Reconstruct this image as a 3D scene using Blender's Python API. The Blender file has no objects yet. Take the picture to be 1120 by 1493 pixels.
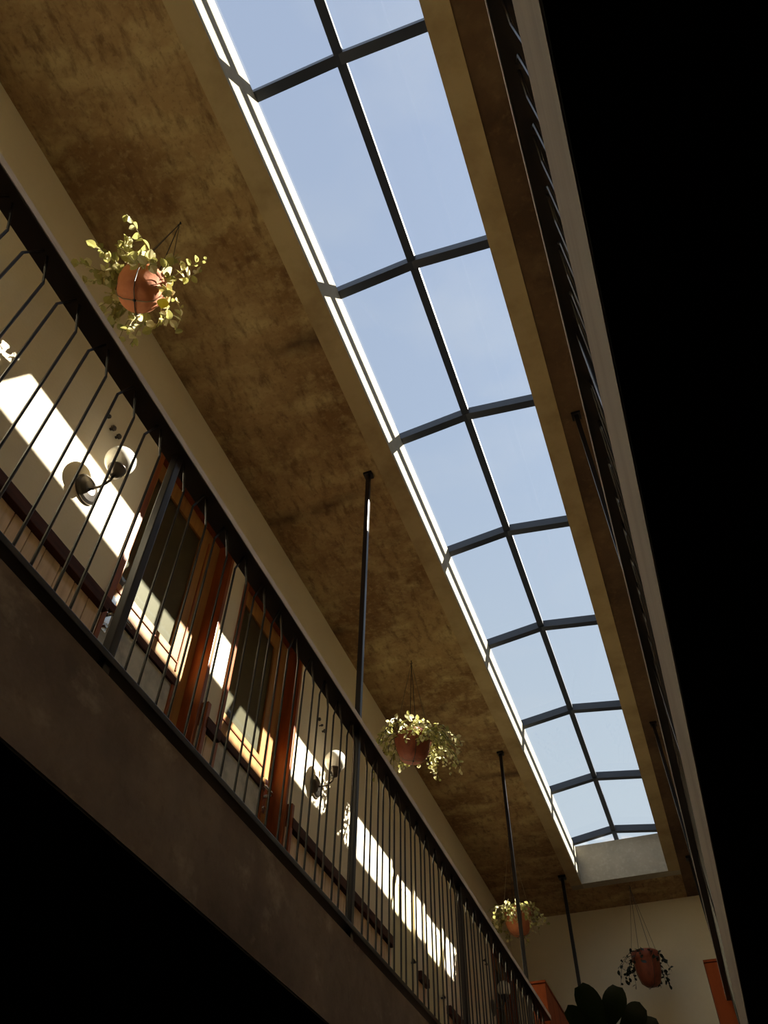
import bpy, bmesh, math, random
from mathutils import Vector, Matrix

C = bpy.context.scene.collection
U = 4.15          # one survey unit in metres
H0 = 1.5          # eye height above the ground floor
random.seed(7)

def P(x, y, z):
    return Vector((x*U, y*U, z*U + H0))

# ------------------------------------------------------------------ camera
cam = bpy.data.cameras.new('camera'); camo = bpy.data.objects.new('camera', cam); C.objects.link(camo)
cam.sensor_fit = 'HORIZONTAL'; cam.sensor_width = 36.0; cam.lens = 36.0*1155.99935/1120.0
cam.clip_start = 0.02; cam.clip_end = 500
yaw, pit, rol = -0.36471398, 0.87460127, 0.01726329
f_ = Vector((math.sin(yaw)*math.cos(pit), math.cos(yaw)*math.cos(pit), math.sin(pit)))
r_ = Vector((math.cos(yaw), -math.sin(yaw), 0)); u_ = r_.cross(f_)
r2 = r_*math.cos(rol) + u_*math.sin(rol); u2 = -r_*math.sin(rol) + u_*math.cos(rol)
m = Matrix((r2, u2, -f_)).transposed().to_4x4(); m.translation = P(0, 0, 0)
camo.matrix_world = m
bpy.context.scene.camera = camo

# ------------------------------------------------------------------ exposure, sky, sun
vs = bpy.context.scene.view_settings
vs.view_transform = 'Standard'; vs.look = 'None'; vs.gamma = 1; vs.exposure = 0.0; vs.use_curve_mapping = False
w = bpy.data.worlds.new('sky'); bpy.context.scene.world = w; w.use_nodes = True
n = w.node_tree.nodes; l = w.node_tree.links; n.clear()
tc = n.new('ShaderNodeTexCoord'); sep = n.new('ShaderNodeSeparateXYZ'); l.new(tc.outputs['Generated'], sep.inputs[0])
rp = n.new('ShaderNodeValToRGB'); l.new(sep.outputs['Z'], rp.inputs[0])
e = rp.color_ramp.elements
e[0].position = 0.0; e[0].color = (.66, .71, .77, 1); e[1].position = 1.0; e[1].color = (.44, .53, .72, 1)
q = e.new(.5); q.color = (.60, .69, .78, 1); q = e.new(.8); q.color = (.48, .58, .75, 1)
mp = n.new('ShaderNodeMapping'); mp.inputs['Scale'].default_value = (1.2, 1.2, 4.0); l.new(tc.outputs['Generated'], mp.inputs[0])
no = n.new('ShaderNodeTexNoise'); no.inputs['Scale'].default_value = 2.2; no.inputs['Detail'].default_value = 6; l.new(mp.outputs[0], no.inputs['Vector'])
cr = n.new('ShaderNodeMapRange'); cr.inputs['From Min'].default_value = .48; cr.inputs['From Max'].default_value = .75
l.new(no.outputs['Fac'], cr.inputs['Value'])
cm = n.new('ShaderNodeMixRGB'); cm.inputs['Color2'].default_value = (.70, .74, .79, 1)
sc = n.new('ShaderNodeMath'); sc.operation = 'MULTIPLY'; sc.inputs[1].default_value = .6; l.new(cr.outputs[0], sc.inputs[0])
l.new(sc.outputs[0], cm.inputs['Fac']); l.new(rp.outputs[0], cm.inputs['Color1'])
# soft brightening of the hazy sky around the sun
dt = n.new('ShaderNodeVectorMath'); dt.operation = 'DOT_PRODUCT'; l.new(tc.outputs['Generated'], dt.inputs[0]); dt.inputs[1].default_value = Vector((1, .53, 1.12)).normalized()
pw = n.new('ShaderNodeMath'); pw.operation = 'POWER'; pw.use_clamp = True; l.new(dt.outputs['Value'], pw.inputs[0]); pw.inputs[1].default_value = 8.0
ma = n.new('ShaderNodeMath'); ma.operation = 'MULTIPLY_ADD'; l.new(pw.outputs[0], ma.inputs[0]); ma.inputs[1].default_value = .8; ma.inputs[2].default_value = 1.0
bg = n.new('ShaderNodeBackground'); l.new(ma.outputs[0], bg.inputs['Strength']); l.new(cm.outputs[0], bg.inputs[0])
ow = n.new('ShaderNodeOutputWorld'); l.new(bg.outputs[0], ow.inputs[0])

sun = bpy.data.lights.new('sun', 'SUN'); sun.energy = 28.0; sun.angle = math.radians(.5); sun.color = (1.0, .93, .80)
so = bpy.data.objects.new('sun', sun); C.objects.link(so); so.location = (6, 4, 14)
so.rotation_mode = 'QUATERNION'; so.rotation_quaternion = Vector((-1, -.53, -1.12)).to_track_quat('-Z', 'Y')

# ------------------------------------------------------------------ materials
def mat(name, col, rough=.7, metal=0.0, spec=.5, noise=None, bump=0.0, bscale=40, trans=0.0, sub=0.0):
    """noise: list of (scale, stretch xyz, colour, lo, hi, amount)"""
    M = bpy.data.materials.new(name); M.use_nodes = True
    N = M.node_tree.nodes; L = M.node_tree.links; b = N['Principled BSDF']
    b.inputs['Base Color'].default_value = (*col, 1); b.inputs['Roughness'].default_value = rough
    b.inputs['Metallic'].default_value = metal; b.inputs['Specular IOR Level'].default_value = spec
    if trans: b.inputs['Transmission Weight'].default_value = trans
    if sub:
        b.inputs['Subsurface Weight'].default_value = sub; b.inputs['Subsurface Radius'].default_value = (.05, .05, .04)
    t = N.new('ShaderNodeTexCoord'); prev = None
    for (s, st, c2, lo, hi, am) in (noise or []):
        mp = N.new('ShaderNodeMapping'); mp.inputs['Scale'].default_value = st; L.new(t.outputs['Object'], mp.inputs[0])
        x = N.new('ShaderNodeTexNoise'); x.inputs['Scale'].default_value = s; x.inputs['Detail'].default_value = 8
        x.inputs['Roughness'].default_value = .62; L.new(mp.outputs[0], x.inputs['Vector'])
        r = N.new('ShaderNodeMapRange'); r.inputs['From Min'].default_value = lo; r.inputs['From Max'].default_value = hi
        r.inputs['To Max'].default_value = am; L.new(x.outputs['Fac'], r.inputs['Value'])
        mx = N.new('ShaderNodeMixRGB'); L.new(r.outputs[0], mx.inputs['Fac'])
        if prev: L.new(prev, mx.inputs['Color1'])
        else: mx.inputs['Color1'].default_value = (*col, 1)
        mx.inputs['Color2'].default_value = (*c2, 1); prev = mx.outputs[0]
    if prev: L.new(prev, b.inputs['Base Color'])
    if bump:
        x = N.new('ShaderNodeTexNoise'); x.inputs['Scale'].default_value = bscale; x.inputs['Detail'].default_value = 5
        L.new(t.outputs['Object'], x.inputs['Vector'])
        bb = N.new('ShaderNodeBump'); bb.inputs['Strength'].default_value = bump; bb.inputs['Distance'].default_value = .01
        L.new(x.outputs['Fac'], bb.inputs['Height']); L.new(bb.outputs[0], b.inputs['Normal'])
    return M

def glass_mat(name, tint, gl):
    M = bpy.data.materials.new(name); M.use_nodes = True
    N = M.node_tree.nodes; L = M.node_tree.links; N.clear()
    o = N.new('ShaderNodeOutputMaterial'); t = N.new('ShaderNodeBsdfTransparent'); g = N.new('ShaderNodeBsdfGlossy')
    t.inputs[0].default_value = (*tint, 1); g.inputs['Roughness'].default_value = .03
    x = N.new('ShaderNodeMixShader'); x.inputs[0].default_value = gl
    L.new(t.outputs[0], x.inputs[1]); L.new(g.outputs[0], x.inputs[2]); L.new(x.outputs[0], o.inputs[0])
    return M

one = (1, 1, 1)
M_ceil = mat('ceiling_concrete', (.44, .29, .135), .92, noise=[
    (1.4, one, (.24, .13, .048), .42, .60, .9), (3.2, (1, 1.6, 1), (.62, .48, .24), .48, .68, .85),
    (9, (2.2, .8, 1), (.14, .07, .025), .50, .68, .7), (26, one, (.60, .44, .22), .52, .72, .5), (48, one, (.16, .08, .03), .55, .72, .5)], bump=.5, bscale=12)
def add_joints(M):
    """dark stained joints of the formwork sheets, a fixed mark of the concrete"""
    N = M.node_tree.nodes; L = M.node_tree.links; b = N['Principled BSDF']; src = b.inputs['Base Color'].links[0].from_socket
    t = N.new('ShaderNodeTexCoord'); s = N.new('ShaderNodeSeparateXYZ')
    x = N.new('ShaderNodeTexNoise'); x.inputs['Scale'].default_value = 3.0; x.inputs['Detail'].default_value = 7; L.new(t.outputs['Object'], x.inputs['Vector'])
    L.new(t.outputs['Object'], s.inputs[0])
    def mth(op, a, b_=None):
        k = N.new('ShaderNodeMath'); k.operation = op
        for i, v in enumerate((a, b_)):
            if v is None: continue
            if isinstance(v, (int, float)): k.inputs[i].default_value = v
            else: L.new(v, k.inputs[i])
        return k.outputs[0]
    wob = mth('MULTIPLY', mth('SUBTRACT', x.outputs['Fac'], .5), .16)
    yy = mth('ADD', s.outputs['Y'], wob)
    per = .287*U
    fr = mth('ABSOLUTE', mth('SUBTRACT', mth('MODULO', mth('ADD', yy, 20*per - .452*U + per/2), per), per/2))
    r = N.new('ShaderNodeMapRange'); r.inputs['From Min'].default_value = .085; r.inputs['From Max'].default_value = .0; L.new(fr, r.inputs['Value'])
    x2 = N.new('ShaderNodeTexNoise'); x2.inputs['Scale'].default_value = 1.7; x2.inputs['Detail'].default_value = 4; L.new(t.outputs['Object'], x2.inputs['Vector'])
    r2_ = N.new('ShaderNodeMapRange'); r2_.inputs['From Min'].default_value = .47; r2_.inputs['From Max'].default_value = .58; L.new(x2.outputs['Fac'], r2_.inputs['Value'])
    fac = mth('MULTIPLY', mth('MULTIPLY', r.outputs[0], r2_.outputs[0]), .75)
    mx = N.new('ShaderNodeMixRGB'); L.new(fac, mx.inputs[0]); L.new(src, mx.inputs[1]); mx.inputs[2].default_value = (.06, .028, .01, 1)
    L.new(mx.outputs[0], b.inputs['Base Color'])
add_joints(M_ceil)
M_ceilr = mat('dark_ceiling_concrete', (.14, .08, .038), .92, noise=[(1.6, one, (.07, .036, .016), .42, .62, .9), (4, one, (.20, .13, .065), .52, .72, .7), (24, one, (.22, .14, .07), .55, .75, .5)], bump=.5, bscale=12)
M_band = mat('band_plaster', (.52, .40, .22), .9, noise=[(2.5, one, (.36, .25, .12), .45, .65, .8), (14, one, (.50, .40, .22), .5, .75, .5)], bump=.3, bscale=14)
M_curb = mat('curb_concrete', (.46, .41, .33), .9, noise=[(4, one, (.38, .345, .28), .42, .66, .9), (22, one, (.60, .57, .48), .5, .75, .5)], bump=.3, bscale=20)
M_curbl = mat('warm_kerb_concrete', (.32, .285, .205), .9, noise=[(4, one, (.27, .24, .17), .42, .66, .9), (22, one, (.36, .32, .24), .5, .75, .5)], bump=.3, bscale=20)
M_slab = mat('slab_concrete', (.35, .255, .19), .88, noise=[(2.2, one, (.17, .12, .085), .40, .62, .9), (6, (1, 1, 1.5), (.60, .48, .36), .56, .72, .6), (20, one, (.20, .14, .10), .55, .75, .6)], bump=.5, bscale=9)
M_slabr = mat('slab_concrete_lit', (.80, .70, .56), .88, noise=[(2.5, (1, .25, 2), (.60, .50, .38), .45, .66, .8), (16, (1, .4, 2), (.85, .77, .64), .5, .75, .5)], bump=.3, bscale=12)  # right slab made paler than the left, bounced sunlight put into the colour
M_cream = mat('cream_wall_paint', (.86, .76, .57), .85, noise=[(1.2, one, (.78, .66, .46), .45, .7, .6), (25, one, (.88, .80, .63), .5, .8, .4)], bump=.12, bscale=60)
M_shade = mat('shade_dark_plaster', (.035, .028, .022), .95, noise=[(2, one, (.02, .016, .012), .4, .7, .8)], bump=.2)  # ground floor and slab undersides near black, their shade put into the colour
M_plank = mat('pale_wood', (.78, .56, .36), .6, noise=[(5, (1, 6, .6), (.60, .40, .23), .42, .68, .8), (20, (1, 9, .5), (.84, .66, .46), .5, .75, .5)], bump=.2, bscale=30)
M_rail = mat('dark_varnished_wood', (.085, .028, .014), .6, spec=.2, noise=[(6, (1, .4, 4), (.04, .012, .006), .42, .66, .9)])
M_frame = mat('red_brown_door_wood', (.30, .078, .014), .38, spec=.25, noise=[(5, (4, 4, .4), (.17, .045, .012), .42, .66, .9)], bump=.1, bscale=25)
M_leaf = mat('orange_brown_door_wood', (.42, .21, .058), .45, spec=.25, noise=[(5, (4, 5, .5), (.28, .12, .032), .42, .68, .8)], bump=.1, bscale=25)
M_pane_low = mat('mottled_grey_panel', (.60, .57, .48), .6, noise=[(6, one, (.38, .37, .31), .44, .62, .9), (18, one, (.72, .68, .58), .52, .72, .6)])
M_curtain = mat('frosted_glass_panel', (.20, .175, .115), .5, noise=[(4, one, (.16, .14, .09), .4, .7, .8)])
M_doorpale = mat('pale_painted_door', (.74, .66, .40), .55, noise=[(3, one, (.68, .60, .36), .45, .7, .6)])
M_metal = mat('dark_painted_steel', (.010, .007, .007), .32, metal=.0, spec=.45, noise=[(20, one, (.018, .013, .012), .5, .8, .6)])
M_hand = mat('dark_handrail_paint', (.022, .014, .010), .45, spec=.6, noise=[(12, (4, .5, 4), (.035, .022, .016), .5, .8, .7)])
M_edge = mat('pale_edge_strip', (.85, .74, .68), .6, noise=[(14, (4, .4, 4), (.66, .56, .50), .45, .7, .8)])  # pale colour along the handrail's narrow front edge
M_navy = mat('navy_skylight_steel', (.022, .028, .045), .42, spec=.6, noise=[(10, one, (.03, .04, .06), .5, .8, .6)])
M_chrome = mat('chrome', (.75, .74, .72), .18, metal=1.0)
M_brass = mat('dark_bronze', (.10, .085, .07), .28, metal=.85)
M_globe = mat('opal_glass', (.86, .82, .72), .25, sub=.0, trans=0)
M_terra = mat('terracotta', (.52, .175, .07), .8, noise=[(8, one, (.36, .10, .04), .45, .7, .8), (25, one, (.62, .26, .12), .52, .75, .5)], bump=.2, bscale=40)
M_terrad = mat('dark_terracotta', (.28, .07, .03), .7, noise=[(10, (3, 3, .6), (.14, .03, .015), .45, .7, .8)], bump=.2, bscale=40)
M_soil = mat('soil', (.05, .03, .018), .95, bump=.6, bscale=60)
M_cord = mat('cord', (.22, .17, .10), .8)
M_wire = mat('black_wire', (.03, .025, .02), .5)
M_lf1 = mat('leaf_green', (.38, .36, .12), .45, noise=[(6, one, (.20, .22, .06), .4, .7, .8)])
M_lf2 = mat('leaf_pale', (.70, .64, .36), .45, noise=[(9, one, (.46, .44, .18), .4, .7, .8)])
M_lfy = mat('leaf_yellow', (.72, .62, .03), .45)
M_lfd = mat('leaf_dark_green', (.022, .027, .009), .35, noise=[(5, one, (.012, .016, .006), .4, .7, .8)])
M_stem = mat('stem', (.36, .30, .12), .7)
M_orange = mat('orange_wood_boards', (.36, .075, .014), .6, spec=.2, noise=[(3, (3, 3, .6), (.20, .038, .008), .42, .68, .8)], bump=.15)
M_glass = glass_mat('skylight_glass', (.97, .985, .99), .05)
M_dglass = glass_mat('door_glass', (.80, .80, .76), .07)
for M, tcol in ((M_lf1, (.50, .46, .14)), (M_lf2, (.80, .72, .38)), (M_lfy, (.9, .8, .02)), (M_lfd, (.012, .02, .003))):
    N = M.node_tree.nodes; L = M.node_tree.links; tr = N.new('ShaderNodeBsdfTranslucent'); tr.inputs[0].default_value = (*tcol, 1)
    mx = N.new('ShaderNodeMixShader'); mx.inputs[0].default_value = .42
    L.new(N['Principled BSDF'].outputs[0], mx.inputs[1]); L.new(tr.outputs[0], mx.inputs[2]); L.new(mx.outputs[0], N['Material Output'].inputs['Surface'])
b = M_globe.node_tree.nodes['Principled BSDF']; b.inputs['Coat Weight'].default_value = .4

# ------------------------------------------------------------------ mesh helpers (survey units; converted to metres)
def bm_new(): return bmesh.new()
def box(bm, x0, x1, y0, y1, z0, z1):
    v = [bm.verts.new((a, b, c)) for a in (x0, x1) for b in (y0, y1) for c in (z0, z1)]
    for f in ((0,1,3,2),(4,6,7,5),(0,4,5,1),(2,3,7,6),(0,2,6,4),(1,5,7,3)): bm.faces.new([v[i] for i in f])
    return bm
def prism(bm, a, b, half_side, half_up):
    """a bar of rectangular section from a to b"""
    a = Vector(a); b = Vector(b); d = (b-a).normalized()
    up = Vector((0, 0, 1)) if abs(d.z) < .9 else Vector((0, 1, 0))
    s = d.cross(up).normalized(); up = s.cross(d).normalized()
    v = [bm.verts.new(p + s*i*half_side + up*j*half_up) for p in (a, b) for i, j in ((-1,-1),(1,-1),(1,1),(-1,1))]
    for f in ((0,1,2,3),(7,6,5,4),(0,4,5,1),(1,5,6,2),(2,6,7,3),(3,7,4,0)): bm.faces.new([v[i] for i in f])
    return bm
def tube(bm, pts, r, seg=6, r1=None, caps=True):
    pts = [Vector(p) for p in pts]; rings = []
    ref = Vector((.31, .2, .93)).normalized()
    for i, p in enumerate(pts):
        d = (pts[min(i+1, len(pts)-1)] - pts[max(i-1, 0)]).normalized()
        s = d.cross(ref)
        if s.length < .05: s = d.cross(Vector((1, 0, 0)))
        s.normalize(); t = d.cross(s)
        rr = r if r1 is None else r + (r1-r)*i/(len(pts)-1)
        rings.append([bm.verts.new(p + (s*math.cos(2*math.pi*k/seg) + t*math.sin(2*math.pi*k/seg))*rr) for k in range(seg)])
    for A, B in zip(rings, rings[1:]):
        for k in range(seg): bm.faces.new((A[k], A[(k+1) % seg], B[(k+1) % seg], B[k]))
    if caps: bm.faces.new(rings[0][::-1]); bm.faces.new(rings[-1])
    return bm
def lathe(bm, prof, c=(0, 0, 0), seg=24, axis='z'):
    c = Vector(c); rings = []
    for (r, h) in prof:
        ring = []
        for k in range(seg):
            a = 2*math.pi*k/seg; u, v = max(r, 1e-5)*math.cos(a), max(r, 1e-5)*math.sin(a)
            ring.append(bm.verts.new(c + (Vector((u, v, h)) if axis == 'z' else Vector((h, u, v)))))
        rings.append(ring)
    for A, B in zip(rings, rings[1:]):
        for k in range(seg): bm.faces.new((A[k], A[(k+1) % seg], B[(k+1) % seg], B[k]))
    bm.faces.new(rings[0]); bm.faces.new(rings[-1])
    return bm

def mesh_of(name, bm, m, origin=Vector((0, 0, 0)), local=False, smooth=False, bevel=0):
    if bevel:
        bmesh.ops.bevel(bm, geom=bm.edges[:], offset=bevel, segments=2, affect='EDGES', profile=.6)
    bmesh.ops.recalc_face_normals(bm, faces=bm.faces[:])
    for v in bm.verts:
        v.co = v.co*U if local else Vector((v.co.x*U, v.co.y*U, v.co.z*U + H0)) - origin
    me = bpy.data.meshes.new(name); bm.to_mesh(me); bm.free()
    if smooth:
        for p in me.polygons: p.use_smooth = True
    me.materials.append(m)
    return me
def root_loc(p):
    while p.parent: p = p.parent
    return Vector(p.location)
def obj(name, bm, m, parent=None, smooth=False, bevel=0, kind=None, label=None):
    org = root_loc(parent) if parent else Vector((0, 0, 0))
    o = bpy.data.objects.new(name, mesh_of(name, bm, m, org, smooth=smooth, bevel=bevel)); C.objects.link(o)
    if parent: o.parent = parent
    if kind: o['kind'] = kind
    if label: o['label'] = label
    return o
def thing(name, label, cat, loc, group=None, kind=None):
    o = bpy.data.objects.new(name, None); C.objects.link(o); o.location = P(*loc); o.empty_display_size = .1
    if kind: o['kind'] = kind
    else: o['label'] = label; o['category'] = cat
    if group: o['group'] = group
    return o
def struct(name, bm, m, bevel=0):
    return obj(name, bm, m, None, bevel=bevel, kind='structure')

# key planes
XL, XR = -.49, .222            # long walls
YB, YF = -1.0, 2.35            # back and far end wall
ZC, ZF, ZS, ZG = 1.0, .3015, .222, -H0/U   # ceiling, balcony floor, slab underside, ground
SXL, SXR, SYB, SYF = -.246, -.018, -.93, 2.182   # skylight opening
SLL, SLR = -.2905, .0227       # inner faces of the two balcony slabs
ZK = 1.10                      # top of the skylight kerb

# ------------------------------------------------------------------ large structure
b = bm_new()
box(b, -.64, SXL-.03, YB, YF+.08, ZC, ZC+.05)
box(b, SXL-.03, SXR+.03, SYF+.03, YF+.08, ZC, ZC+.05); box(b, SXL-.03, SXR+.03, YB, SYB-.03, ZC, ZC+.05)
struct('ceiling', b, M_ceil)
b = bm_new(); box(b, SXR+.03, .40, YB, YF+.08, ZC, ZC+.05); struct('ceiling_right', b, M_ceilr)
b = bm_new(); box(b, SXL-.03, SXL, SYB-.03, SYF+.03, ZC, ZK); struct('skylight_kerb_left', b, M_curbl)
b = bm_new(); box(b, SXR, SXR+.03, SYB-.03, SYF+.03, ZC, ZK); struct('skylight_kerb_right', b, M_curb)
b = bm_new(); box(b, SXL, SXR, SYF, SYF+.03, ZC, ZK+.004); box(b, SXL, SXR, SYF+.03, SYF+.10, ZC+.05, ZK+.004); struct('skylight_kerb_end', b, M_curb)
b = bm_new(); box(b, SXL, SXR, SYB-.03, SYB, ZC, ZK); struct('skylight_kerb_back', b, M_curb)
b = bm_new(); box(b, SXL-.030, SXL-.0002, SYB, SYF+.002, ZC-.0012, ZC); struct('trim_1', b, M_band)
b = bm_new(); box(b, SXR+.0002, SXR+.0305, SYB, SYF+.002, ZC-.0012, ZC); struct('trim_2', b, M_band)
# roof parapet beside the skylight (its edge cuts the lower border of the sun band on the wall)
b = bm_new(); box(b, SXR+.03, .05, YB, 2.04, ZC+.05, 1.203); box(b, SXR+.03, .05, 2.04, YF+.08, ZC+.05, 1.279); struct('roof_parapet', b, M_curb)
# pipe rail standing on the parapet
pr = thing('roof_rail', 'steel pipe rail on the roof parapet', 'rail', (.03, YB, 1.19), kind='structure')
obj('pipe', tube(bm_new(), [(.03, -.98, 1.361), (.03, 2.40, 1.361)], .0090, 10), M_metal, pr, smooth=True)
for y in (-.96, 2.38): obj('rail_post', tube(bm_new(), [(.03, y, 1.20 if y < 0 else 1.277), (.03, y, 1.361)], .007, 8), M_metal, pr)

DOORS = [(.465, .6695, 'brown'), (.712, .9165, 'brown'), (1.345, 1.487, 'pale'), (1.538, 1.667, 'pale'), (2.10, 2.343, 'brown')]
ZD = .875
b = bm_new(); ys = YB
for (a, c, k) in DOORS:
    box(b, XL-.08, XL, ys, a, ZF, ZC); box(b, XL-.08, XL, a, c, ZD, ZC); ys = c
box(b, XL-.08, XL, ys, YF, ZF, ZC)
box(b, XL-.14, XL-.08, YB, YF, ZG, ZC)
wl = struct('wall_left', b, M_cream)
b = bm_new(); box(b, XL-.08, XR+.05, YF, YF+.08, ZG, ZC); struct('wall_far', b, M_cream)
b = bm_new(); box(b, XR, XR+.06, YB, YF, ZG, ZC); struct('wall_right', b, M_cream)
b = bm_new(); box(b, XL-.08, XR+.05, YB-.06, YB, ZG, ZC); struct('wall_back', b, M_cream)
b = bm_new(); box(b, XL-.14, XR+.06, YB, YF, ZG-.05, ZG); struct('floor', b, M_shade)
b = bm_new(); box(b, XL-.004, XL+.002, YB, YF, ZG, ZS); struct('wall_ground_left', b, M_shade)  # dark lining over the wall, ground-floor shade painted in
b = bm_new(); box(b, XR-.004, XR+.002, YB, YF, ZG, ZS); struct('wall_ground_right', b, M_shade)
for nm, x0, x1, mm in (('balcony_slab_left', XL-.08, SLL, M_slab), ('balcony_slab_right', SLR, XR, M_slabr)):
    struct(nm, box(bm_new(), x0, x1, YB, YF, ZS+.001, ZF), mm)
    struct(nm.replace('slab', 'soffit'), box(bm_new(), x0, x1+(-.0006 if 'left' in nm else 0), YB, YF, ZS-.0005, ZS+.001) if 'left' in nm else box(bm_new(), x0+.0006, x1, YB, YF, ZS-.0005, ZS+.001), M_shade)  # thin dark sheet under each slab, painted in place of its shade

# wainscot planks, chair rails and end boards of the left wall
segs = [(-.20, .4645), (.670, .7115), (.917, 1.3445), (1.4875, 1.5375), (1.6675, 2.0995)]
pm = {}
for (a, c) in segs:
    nP = max(1, round((c-a)/.0236)); wd = (c-a)/nP
    key = round(wd, 4)
    for i in range(nP):
        if key not in pm:
            pm[key] = mesh_of('plank', box(bm_new(), 0, .0032, .0006, wd-.0006, 0, .2555), M_plank, local=True, bevel=.0004)
        o = bpy.data.objects.new('plank', pm[key]); C.objects.link(o); o.parent = wl
        o.location = P(XL-.0002+random.uniform(0, .0004), a+i*wd, ZF)
rails = [(-.20, .4650), (.677, .7115), (.9245, 1.3445), (1.4885, 1.5365), (1.6690, 2.0985)]
for i, (a, c) in enumerate(rails):
    struct('trim_%d' % (i+3), box(bm_new(), XL, XL+.0105, a, c, .5575, .5725), M_rail, bevel=.001)
for i, y in enumerate((.6725, .9200)):
    struct('trim_%d' % (i+8), box(bm_new(), XL, XL+.009, y, y+.0075, ZF, .592), M_frame, bevel=.0008)

# ------------------------------------------------------------------ doors
def handle(par, y, z, sy):
    h = obj('door_handle', box(bm_new(), -.5127, -.5110, y-.0045, y+.0045, z-.024, z+.026), M_chrome, par, bevel=.0005, label='chrome lever handle with long plate')
    b = bm_new(); tube(b, [(-.512, y, z), (-.500, y, z), (-.498, y+sy*.004, z), (-.498, y+sy*.027, z-.001)], .0022, 8); obj('lever', b, M_chrome, h, smooth=True)
    obj('lock_cylinder', lathe(bm_new(), [(.0025, 0), (.0025, .003), (0, .003)], (-.5115, y, z-.017), 12, 'x'), M_chrome, h)
def brown_door(i, a, c, hand):
    d = thing('door_%d' % i, '', '', (XL-.03, (a+c)/2, ZF), kind='structure')
    t = .0070
    for y0, y1 in ((a+.0003, a+t), (c-t, c-.0003)):
        obj('door_jamb', box(bm_new(), -.540, XL+.003, y0, y1, ZF, ZD-.0005), M_frame, d, bevel=.0008)
    obj('door_head', box(bm_new(), -.540, XL+.003, a+t, c-t, ZD-t, ZD-.0005), M_frame, d, bevel=.0008)
    obj('architrave', box(bm_new(), XL, XL+.004, a-.0025, a, .5735, ZD+.004), M_frame, d)
    y0, y1 = a+t+.0004, c-t-.0004; xb, xf = -.5195, -.5125; sl, sr = .025, .047
    lf = obj('door_leaf', box(bm_new(), xb, xf, y0, y0+sl, ZF+.002, ZD-t-.001), M_leaf, d)
    obj('stile', box(bm_new(), xb, xf, y1-sr, y1, ZF+.002, ZD-t-.001), M_leaf, lf)
    obj('bead', box(bm_new(), xf, xf+.0014, y1-.029, y1-.0265, .617, ZD-t-.02), M_frame, lf)
    obj('bead', box(bm_new(), xf, xf+.0014, y0+.012, y0+.0145, .617, ZD-t-.02), M_frame, lf)
    obj('mid_rail', box(bm_new(), xb, xf, y0+sl, y1-sr, .606, .640), M_leaf, lf)
    obj('bead', box(bm_new(), xf, xf+.0012, y0+.012, y1-.029, .6285, .6305), M_frame, lf)
    obj('moulding', box(bm_new(), xf-.002, xf+.004, y0+.014, y1-.024, .596, .606), M_rail, lf)
    obj('moulding', box(bm_new(), xf-.002, xf+.003, y1-.029, y1-.024, ZF+.035, .596), M_frame, lf)
    obj('moulding', box(bm_new(), xf-.002, xf+.003, y0+.014, y0+.019, ZF+.035, .596), M_frame, lf)
    obj('bottom_rail', box(bm_new(), xb, xf, y0+sl, y1-sr, ZF+.002, ZF+.035), M_leaf, lf)
    obj('lower_panel', box(bm_new(), xb-.0005, xf+.0006, y0+.018, y1-.028, ZF+.035, .596), M_pane_low, lf)
    obj('top_rail', box(bm_new(), xb, xf, y0+sl, y1-sr, .838, ZD-t-.001), M_leaf, lf)
    obj('glass_pane', box(bm_new(), xb+.0035, xb+.0045, y0+sl, y1-sr, .640, .838), M_dglass, lf)
    obj('frosted_panel', box(bm_new(), xb+.0005, xb+.003, y0+sl-.002, y1-sr+.002, .638, .840), M_curtain, lf)
    handle(d, y0+.026 if hand < 0 else y1-.017, .592, 1 if hand < 0 else -1)
    return d
def pale_door(i, a, c):
    d = thing('door_%d' % i, '', '', (XL-.03, (a+c)/2, ZF), kind='structure'); t = .007
    for y0, y1 in ((a+.0003, a+t), (c-t, c-.0003)): obj('door_jamb', box(bm_new(), -.530, XL+.002, y0, y1, ZF, ZD-.0005), M_cream, d)
    obj('door_head', box(bm_new(), -.530, XL+.002, a+t, c-t, ZD-t, ZD-.0005), M_cream, d)
    lf = obj('door_leaf', box(bm_new(), -.499, -.4935, a+t+.0005, c-t-.0005, ZF+.002, .690), M_doorpale, d)
    obj('upper_leaf', box(bm_new(), -.499, -.4932, a+t+.0005, c-t-.0005, .6915, ZD-t-.001), M_cream, lf)
    obj('door_handle', tube(bm_new(), [(-.4935, c-.016, .58), (-.485, c-.016, .58), (-.485, c-.03, .58)], .0018, 8), M_brass, d, smooth=True)
for i, (a, c, k) in enumerate(DOORS):
    if k == 'brown': brown_door(i+1, a, c, -1 if i == 0 else 1)
    else: pale_door(i+1, a, c)

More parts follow.
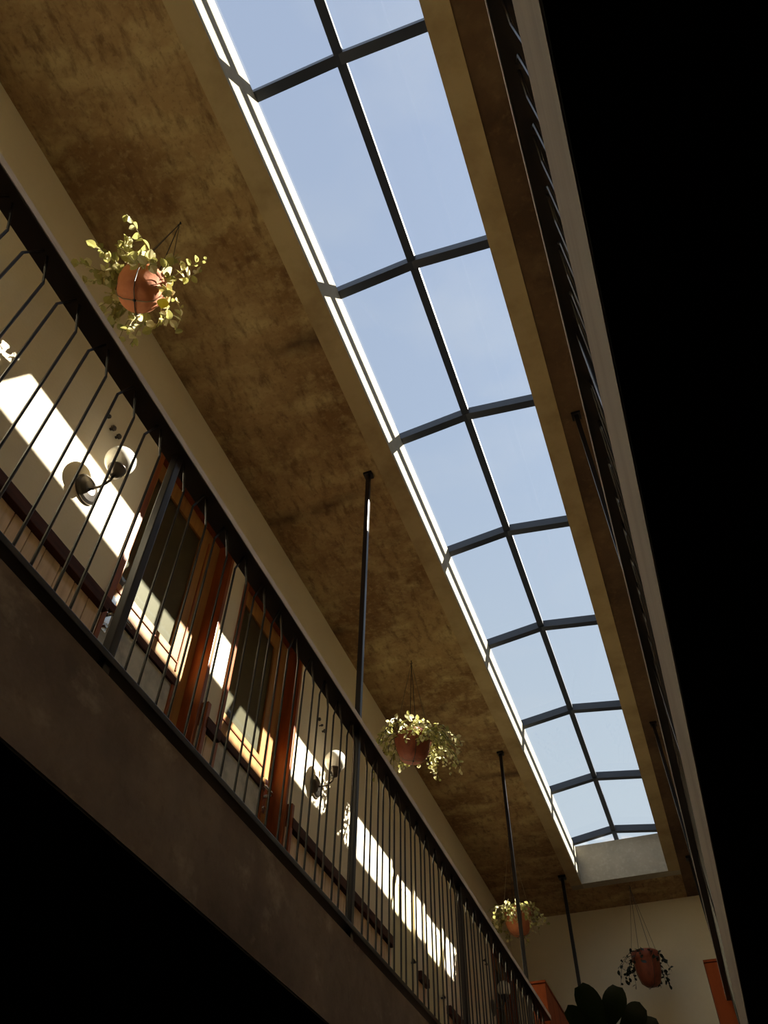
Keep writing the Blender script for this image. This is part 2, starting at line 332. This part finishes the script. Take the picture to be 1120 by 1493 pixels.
# ------------------------------------------------------------------ skylight
BARS = [-.68, -.40, -.12, .165, .446, .724, .998, 1.280, 1.582, 1.882, 2.160]
XM, ZE, ZR = -.132, 1.107, 1.124
sk = thing('skylight', 'long gabled glass skylight in navy steel bars along the concrete ceiling', 'skylight', (XM, SYB, ZK))
for y in BARS:
    for (xe) in (SXL-.004, SXR+.004):
        b = bm_new(); prism(b, (xe, y, ZE), (XM, y, ZR), .0065, .0085)
        obj('crossbar', b, M_navy, sk)
obj('ridge_bar', prism(bm_new(), (XM, SYB, ZR), (XM, SYF+.095, ZR), .0060, .0070), M_navy, sk)
for xe in (SXL-.008, SXR+.008): obj('edge_bar', prism(bm_new(), (xe, SYB, ZE), (xe, SYF+.095, ZE), .004, .0085), M_navy, sk)
ed = [SYB] + BARS + [SYF+.094]
for y0, y1 in zip(ed, ed[1:]):
    for xe in (SXL-.006, SXR+.006):
        b = bm_new(); s = 1 if xe < XM else -1
        za, zb = ZE+.0095, ZR+.0105
        v = [b.verts.new(p) for p in ((xe, y0+.0008, za), (xe, y1-.0008, za), (XM-s*.0015, y1-.0008, zb), (XM-s*.0015, y0+.0008, zb),
                                      (xe, y0+.0008, za+.0012), (xe, y1-.0008, za+.0012), (XM-s*.0015, y1-.0008, zb+.0012), (XM-s*.0015, y0+.0008, zb+.0012))]
        for f in ((0,1,2,3),(7,6,5,4),(0,4,5,1),(1,5,6,2),(2,6,7,3),(3,7,4,0)): b.faces.new([v[k] for k in f])
        obj('glass_pane', b, M_glass, sk)

# ------------------------------------------------------------------ railings
def bal_mesh():
    b = bm_new()
    tube(b, [(0, 0, .311), (0, 0, .4985), (0, -.0088, .5225)], .00105, 6)
    for v in b.verts: v.co.z -= .311
    return mesh_of('baluster', b, M_metal, local=True)
BM_ = bal_mesh()
def railing(xc, name_label, s):
    """s = +1: the void is towards +x"""
    r = thing('balcony_railing', name_label, 'railing', (xc, 0, ZF))
    R0 = root_loc(r); y0, y1 = -.9, 1.655
    hx0, hx1 = (xc-.0095, xc+.0088)
    obj('handrail', box(bm_new(), hx0, hx1, y0, y1, .5222, .5300), M_hand, r, bevel=.0008)
    e_ = hx1 if s > 0 else hx0
    obj('edge_strip', box(bm_new(), e_-.0003 if s > 0 else e_-.0006, e_+.0006 if s > 0 else e_+.0003, y0, y1, .5232, .5303), M_edge, r, label='pale edge strip')
    obj('bottom_rail', box(bm_new(), xc-.0060, xc+.0060, y0, y1, .3080, .3130), M_metal, r, bevel=.0006)
    poles = [-.107, .700, 1.513]; shorts = [-.504, .2975, 1.092]
    for y in poles:
        p = obj('pole', box(bm_new(), xc-.0033, xc+.0033, y-.0033, y+.0033, ZF, ZC-.002), M_metal, r, bevel=.0007, label='tall post running up to the ceiling')
        obj('ceiling_plate', box(bm_new(), xc-.0068, xc+.0068, y-.0068, y+.0068, ZC-.005, ZC-.0002), M_metal, p, bevel=.0006)
    for y in shorts:
        obj('post', box(bm_new(), xc-.0034, xc+.0034, y-.0034, y+.0034, ZF, .5222), M_metal, r, bevel=.0007)
    k = -24
    while True:
        for off, flip in ((-.0110, False), (.0110, True)):
            y = .1540 + .03760*k + off + .0188*0
            # pairs lean together under the handrail
            if y < y0+.01: continue
            if y > y1-.01: break
            if min(abs(y-q) for q in poles+shorts) < .0085: continue
            o = bpy.data.objects.new('baluster', BM_); C.objects.link(o); o.parent = r
            o.location = P(xc+s*.001, y, .311) - R0
            if not flip: o.rotation_euler = (0, 0, math.pi)
        k += 1
        if .1540 + .0376*k > y1: break
    return r
railing(-.2945, 'dark steel railing along the left balcony, in front of the cream wall and doors', 1)
railing(.0355, 'dark steel railing along the right balcony, seen edge-on above its lit slab', -1)
# slim pole at the far end of each balcony
for (x, lb) in ((-.287, 'dark pole from ceiling down behind the big dark leaves, farthest on the left side'), (.0425, 'dark pole at the far end of the right balcony, near the orange boards')):
    t = thing('ceiling_pole', lb, 'pole', (x, 2.124, .595))
    obj('pole_shaft', box(bm_new(), x-.0040, x+.0040, 2.1200, 2.1280, .595 if x < 0 else ZF, ZC-.002), M_metal, t)
    obj('ceiling_plate', box(bm_new(), x-.0095, x+.0095, 2.1145, 2.1335, ZC-.006, ZC-.0002), M_metal, t)
# orange wooden partitions at the end of the balconies, built of upright boards
def partition(x0, x1, lb):
    t = thing('wooden_partition', lb, 'partition', ((x0+x1)/2, 1.66, ZF))
    yy = 1.662; n_ = 0
    while yy < YF-.01:
        y2 = min(yy+.062, YF-.002)
        obj('board', box(bm_new(), x0, x1, yy+.0004, y2-.0004, ZF, .588+random.uniform(-.0004, .0004)), M_orange, t, bevel=.0006); yy += .062
    obj('top_cap', box(bm_new(), x0-.001, x1+.001, 1.660, YF-.001, .589, .593), M_orange, t)
partition(-.318, -.289, 'orange wooden partition at the far end of the left balcony railing')
partition(.0055, .034, 'orange-brown wooden partition at the far end of the right balcony')

# ------------------------------------------------------------------ wall lamps and small wall ornaments
def wall_lamp(y, z, lb):
    t = thing('wall_lamp', lb, 'lamp', (XL, y, z), 'two-tone globe lamps on the left wall')
    obj('wall_plate', lathe(bm_new(), [(.0175, 0), (.0175, .0025), (.0145, .0045), (.008, .0062), (0, .0066)], (XL+.0002, y, z), 28, 'x'), M_brass, t, smooth=False)
    obj('arm', tube(bm_new(), [(XL+.004, y, z), (XL+.010, y, z-.002), (XL+.020, y, z-.002), (XL+.029, y, z+.004), (XL+.032, y, z+.013)], .0016, 8), M_brass, t, smooth=True)
    obj('lamp_holder', lathe(bm_new(), [(.003, .010), (.0045, .011), (.0055, .014), (.0085, .0165), (.0088, .021), (.0100, .0215), (.0100, .024), (0, .0245)], (XL+.032, y, z), 20), M_brass, t, smooth=True)
    R = .0170; pr = [(.0085, .0222)]
    for k in range(1, 15):
        a = -math.pi/2 + math.asin(.5) + (math.pi-.52)*k/14*1.0
        a = -1.05 + (1.05+math.pi/2)*k/14
        pr.append((R*math.cos(a), .0375+R*math.sin(a)))
    obj('globe', lathe(bm_new(), pr, (XL+.032, y, z), 28), M_globe, t, smooth=True)
wall_lamp(.383, .6655, 'bronze wall lamp with a white globe, nearest, left of the first brown door')
wall_lamp(1.004, .6670, 'bronze wall lamp with a white globe, right of the second brown door')
wall_lamp(2.060, .6900, 'bronze wall lamp with a white globe, farthest, against the dark last doorway')
SET = {'first': [(.364, .7795, .0026), (.377, .7735, .0036), (.389, .7725, .0033)], 'second': [(.990, .7800, .0030), (1.001, .7755, .0020), (1.014, .7730, .0034)], 'third': [(2.004, .7740, .0034), (2.018, .7700, .0030)]}
WHERE = {'first': 'above the nearest globe lamp', 'second': 'above the middle globe lamp', 'third': 'above the farthest globe lamp'}
ORD = ['leftmost', 'second from left', 'rightmost']
for kk, L_ in SET.items():
    for j, (y, z, r) in enumerate(L_):
        od = ORD[j] if len(L_) == 3 else ('left of the two', 'right of the two')[j]
        t = thing('wall_ornament', 'small dark metal disc on the wall %s, %s' % (WHERE[kk], od), 'ornament', (XL, y, z), 'small dark discs on the wall above the lamps')
        obj('disc', lathe(bm_new(), [(r*.5, 0), (r*.5, .003), (r, .0035), (r, .006), (r*.6, .0072), (0, .0074)], (XL, y, z), 14, 'x'), M_brass, t)

# ------------------------------------------------------------------ plants
def leaf_mesh(name, L, Wd, m, fold=.25, seg=5):
    b = bm_new(); rows = []
    for i in range(seg+1):
        u = i/seg; wv = Wd*.5*math.sin(math.pi*min(1, u*.97+.03))**.75; z = -L*.22*u*u
        rows.append([b.verts.new((s*wv, L*u, z + abs(s)*wv*fold)) for s in (-1, 0, 1)])
    for A, B in zip(rows, rows[1:]):
        for k in range(2): b.faces.new((A[k], A[k+1], B[k+1], B[k]))
    return b
def tmpl(L, Wd, fold=.25, seg=4):
    b = leaf_mesh('t', L, Wd, None, fold, seg); b.verts.index_update()
    r = ([v.co.copy() for v in b.verts], [[v.index for v in f.verts] for f in b.faces]); b.free(); return r
def rot_to(d, roll):
    q = Vector(d).to_track_quat('Y', 'Z'); return q.to_matrix() @ Matrix.Rotation(roll, 3, 'Y')
def add_leaf(b, T, pos, d, roll, s=1):
    R = rot_to(d, roll); vs_ = [b.verts.new(Vector(pos) + R @ (v*s)) for v in T[0]]
    for f in T[1]: b.faces.new([vs_[i] for i in f])

def pot_bowl(t, c, R, H, m, cords=True, hook=None):
    x, y, z = c
    prof = [(.02*R, -H*.5), (R*.45, -H*.5), (R*.72, -H*.40), (R*.92, -H*.12), (R*.98, H*.22), (R*1.0, H*.24), (R*1.06, H*.28), (R*1.06, H*.5), (R*.93, H*.5), (R*.90, H*.34), (0, H*.32)]
    p = obj('pot', lathe(bm_new(), prof, c, 32), m, t, smooth=False)
    for f in p.data.polygons: f.use_smooth = True
    obj('soil', lathe(bm_new(), [(R*.9, H*.33), (R*.6, H*.40), (0, H*.42)], c, 20), M_soil, t, smooth=True)
    if cords:
        for k in range(4):
            a = k*math.pi/2 + .5; ca, sa = math.cos(a), math.sin(a)
            o = R*1.09
            pts = [(x+.0, y, z-H*.54), (x+ca*R*.5, y+sa*R*.5, z-H*.53), (x+ca*R*.78, y+sa*R*.78, z-H*.40), (x+ca*R*1.0, y+sa*R*1.0, z-H*.08), (x+ca*o, y+sa*o, z+H*.4), (x+ca*R, y+sa*R, z+H*.6)]
            pts.append((hook[0], hook[1], hook[2]-.006))
            obj('cord', tube(bm_new(), pts, .0006, 5), M_wire if k % 2 else M_cord, t)
        obj('cord_knot', lathe(bm_new(), [(0, -.002), (.002, 0), (0, .002)], (x, y, z-H*.54), 8), M_wire, t)
    obj('ceiling_hook', tube(bm_new(), [(hook[0], hook[1], hook[2]), (hook[0], hook[1], hook[2]-.004), (hook[0]+.002, hook[1], hook[2]-.007), (hook[0], hook[1], hook[2]-.009), (hook[0]-.002, hook[1], hook[2]-.007)], .0009, 6), M_wire, t)

def stems(c, R, H, n_, ln, drop, up, rnd, bias=None):
    out = []
    for i in range(n_):
        a = rnd.uniform(0, 2*math.pi)
        if bias and rnd.random() < bias[1]: a = bias[0] + rnd.gauss(0, .8)
        d = Vector((math.cos(a), math.sin(a), rnd.uniform(.2, 1.2)*up))
        p = Vector(c) + Vector((math.cos(a), math.sin(a), 0))*R*rnd.uniform(.2, .9) + Vector((0, 0, H*.4))
        d.normalize(); L_ = ln*rnd.uniform(.45, 1.15); st = 9; pts = [p.copy()]
        for k in range(st):
            p = p + d*L_/st; pts.append(p.copy())
            d = (d + Vector((rnd.gauss(0, .16), rnd.gauss(0, .16), rnd.gauss(0, .12) - drop))).normalized()
        out.append(pts)
    return out

def along(pts, u):
    i = min(int(u*(len(pts)-1)), len(pts)-2); fr = u*(len(pts)-1)-i
    return pts[i].lerp(pts[i+1], fr), (pts[i+1]-pts[i]).normalized()

# nearest plant: leaves built one by one
hk = (-.376, .247, ZC); c1 = (-.378, .247, .797)
t = thing('hanging_plant', 'nearest hanging plant: sunlit trailing vine in a bare terracotta bowl, top left', 'plant', (-.376, .247, .77), 'hanging pots under the ceiling')
pot_bowl(t, c1, .0245, .040, M_terra, True, hk)
R1 = root_loc(t); rnd = random.Random(11)
ST = stems(c1, .0245, .040, 26, .070, .24, 1.0, rnd, bias=(math.pi*1.05, .5))
ST += stems(c1, .0245, .040, 8, .075, .60, .3, rnd, bias=(-.8, .5))
# one shoot climbing the cord
ST.append([Vector((-.366, .247, .822+.0085*k)) + Vector((.0006*k+rnd.gauss(0, .001), rnd.gauss(0, .001)+.0008*k, 0)) for k in range(10)])
ST.append([Vector((-.354, .250, .820+.0045*k)) + Vector((.0042*k, .0010*k+rnd.gauss(0, .001), 0)) for k in range(10)])
b = bm_new()
for s_ in ST: tube(b, s_, .0007, 4, .0004)
o = obj('vine_stems', b, M_stem, t); 
lm = [mesh_of('leaf', leaf_mesh('l', .0125, .0100, None, .3), mm, local=True) for mm in (M_lf1, M_lf2, M_lf1)] + [mesh_of('leaf', leaf_mesh('l', .0095, .0075, None, .2), M_lf2, local=True)]
cnt = 0
for s_ in ST:
    for k in range(9):
        if cnt >= 286: break
        u = (k+rnd.uniform(.1, .9))/9
        if u < .12: continue
        p, d = along(s_, u)
        dd = (d*.3 + Vector((rnd.gauss(0, 1), rnd.gauss(0, 1), rnd.gauss(.1, .7)))).normalized()
        o = bpy.data.objects.new('leaf', rnd.choice(lm)); C.objects.link(o); o.parent = t
        R = rot_to(dd, rnd.uniform(-1.2, 1.2)).to_4x4(); R.translation = P(*p) - R1
        sc_ = rnd.uniform(.6, 1.25) * (1-.25*u)
        o.matrix_local = R @ Matrix.Scale(sc_, 4); cnt += 1
bs = bm_new(); Ts = tmpl(.0085, .0068)
for s_ in ST:
    for k in range(8):
        p, d = along(s_, min(.99, (k+rnd.random())/8)); dd = (d*.3 + Vector((rnd.gauss(0, 1), rnd.gauss(0, 1), rnd.gauss(0, .8)))).normalized()
        add_leaf(bs, Ts, p, dd, rnd.uniform(-1.5, 1.5), rnd.uniform(.5, 1.1))
o = obj('small_foliage', bs, M_lf1, t); o['kind'] = 'stuff'
ym = mesh_of('leaf', leaf_mesh('l', .0125, .0125, None, .12), M_lfy, local=True)
o = bpy.data.objects.new('leaf', ym); C.objects.link(o); o.parent = t; o['label'] = 'bright yellow round leaf'
R = rot_to((.5, -.6, .1), .2).to_4x4(); R.translation = P(-.352, .262, .768) - R1; o.matrix_local = R

def bushy(label, c, hook, R, H, m, n_, ln, drop, seed, lsz, nl, mats, bias=None, bowl=True, up=.8):
    t = thing('hanging_plant', label, 'plant', (c[0], c[1], c[2]-H*.5), 'hanging pots under the ceiling')
    if bowl: pot_bowl(t, c, R, H, m, True, hook)
    else:
        x, y, z = c
        pr = [(R*.55, -H*.5), (R*.62, -H*.48), (R*.97, H*.36), (R*1.06, H*.37), (R*1.06, H*.5), (R*.94, H*.5), (R*.92, H*.42), (0, H*.42)]
        p_ = obj('pot', lathe(bm_new(), pr, c, 28), m, t)
        for f in p_.data.polygons: f.use_smooth = True
        obj('soil', lathe(bm_new(), [(R*.9, H*.41), (R*.5, H*.46), (0, H*.47)], c, 20), M_soil, t, smooth=True)
        for k in range(4):
            a = .7+k*math.pi/2
            obj('cord', tube(bm_new(), [(x+R*1.05*math.cos(a), y+R*1.05*math.sin(a), z+H*.44), (hook[0], hook[1], hook[2]-.008)], .0009, 5), M_cord, t)
        obj('ceiling_hook', tube(bm_new(), [(hook[0], hook[1], hook[2]), (hook[0], hook[1], hook[2]-.006), (hook[0]+.0025, hook[1], hook[2]-.010)], .0010, 6), M_wire, t)
    rnd = random.Random(seed); S = stems(c, R, H, n_, ln, drop, up, rnd, bias)
    b = bm_new()
    for s_ in S: tube(b, s_, .0007, 4, .0004)
    obj('vine_stems', b, M_stem if m is not M_terrad else M_lfd, t)
    bs = [bm_new() for _ in mats]; T = tmpl(lsz, lsz*.7)
    for s_ in S:
        for k in range(nl):
            u = (k+rnd.random())/nl; p, d = along(s_, min(u, .999))
            dd = (d*.5 + Vector((rnd.gauss(0, 1), rnd.gauss(0, 1), rnd.gauss(0, .8)))).normalized()
            add_leaf(rnd.choice(bs), T, p, dd, rnd.uniform(-1.5, 1.5), rnd.uniform(.6, 1.2))
    for bb, mm in zip(bs, mats):
        o = obj('foliage', bb, mm, t); o['kind'] = 'stuff'
    return t
bushy('bushy hanging plant with small pale leaves, between the first two ceiling poles', (-.378, 1.153, .803), (-.378, 1.153, ZC), .031, .046, M_terrad, 74, .086, .30, 5, .0085, 17, (M_lf1, M_lf2), bias=(.2, .35))
bushy('hanging plant half behind a dark pole, in a sunlit terracotta bowl near the far wall', (-.366, 1.859, .787), (-.366, 1.859, ZC), .030, .052, M_terra, 46, .080, .34, 9, .0090, 14, (M_lf1, M_lf2), bias=(3.6, .5))
bushy('unlit hanging plant with sparse trailing sprigs in a tapered red-brown pot, before the far wall', (-.127, 2.233, .792), (-.127, 2.233, ZC), .0325, .074, M_terrad, 17, .095, .33, 21, .0105, 10, (M_lfd,), up=.35)

# tall dark rubber plant in the middle of the court (only its top leaves are in view)
px, py = -.104, .955
t = thing('rubber_plant', 'large dark glossy-leaved plant rising in front of the far wall, bottom edge', 'plant', (px, py, ZG))
obj('pot', lathe(bm_new(), [(.030, ZG), (.034, ZG+.002), (.046, ZG+.085), (.049, ZG+.086), (.049, ZG+.094), (.043, ZG+.094), (.042, ZG+.088), (0, ZG+.088)], (px, py, 0), 28), M_terra, t, smooth=False)
top = Vector((px, py, .262))
obj('trunk', tube(bm_new(), [(px-.004, py+.003, ZG+.085), (px+.003, py, -.15), (px-.002, py-.002, .05), tuple(top)], .0045, 8, .0026), M_stem, t, smooth=True)
view = Vector((px, py, .28)).normalized()
def big_leaf(base, tip, Wd, tilt=0.0):
    base = Vector(base); tip = Vector(tip); ax = tip-base; L_ = ax.length; ax.normalize()
    s = ax.cross(view).normalized(); s = (s*math.cos(tilt) + view*math.sin(tilt)).normalized(); nn = s.cross(ax)
    b = bm_new(); rows = []; N_ = 12
    for i in range(N_+1):
        u = i/N_; wv = Wd*.5*(math.sin(math.pi*min(1, (u**1.75)*.90+.012))**.70)
        c = base + ax*L_*u + nn*(-.006*math.sin(math.pi*u)*1.5)
        rows.append([b.verts.new(c + s*k*wv + nn*(abs(k)**1.5)*wv*.22) for k in (-1, -.5, 0, .5, 1)])
    for A, B in zip(rows, rows[1:]):
        for k in range(4): b.faces.new((A[k], A[k+1], B[k+1], B[k]))
    obj('leaf', b, M_lfd, t, smooth=True)
    obj('petiole', tube(bm_new(), [tuple(top), tuple((top+base)/2+Vector((0, 0, .002))), tuple(base)], .0011, 6), M_stem, t)
big_leaf((-.1060, .9360, .2795), (-.1215, .894, .3100), .0250)
big_leaf((-.1030, .9340, .2800), (-.0850, .905, .3090), .0240, .15)
big_leaf((-.0985, .9390, .2780), (-.0660, .932, .2975), .0235, -.15)
big_leaf((-.0980, .9430, .2740), (-.0560, .948, .2880), .0160, .4)
big_leaf((-.1100, .9420, .2780), (-.1400, .908, .2950), .0210, .3)
big_leaf((-.1110, .9460, .2740), (-.1420, .925, .2820), .0230, -.3)
big_leaf((-.106, .965, .262), (-.1150, 1.000, .2600), .028, .6)
big_leaf((-.100, .965, .258), (-.0720, .995, .2550), .028, -.5)
big_leaf((-.108, .950, .235), (-.1350, .925, .2150), .028, .6)
big_leaf((-.100, .950, .225), (-.0700, .930, .2100), .028, -.6)
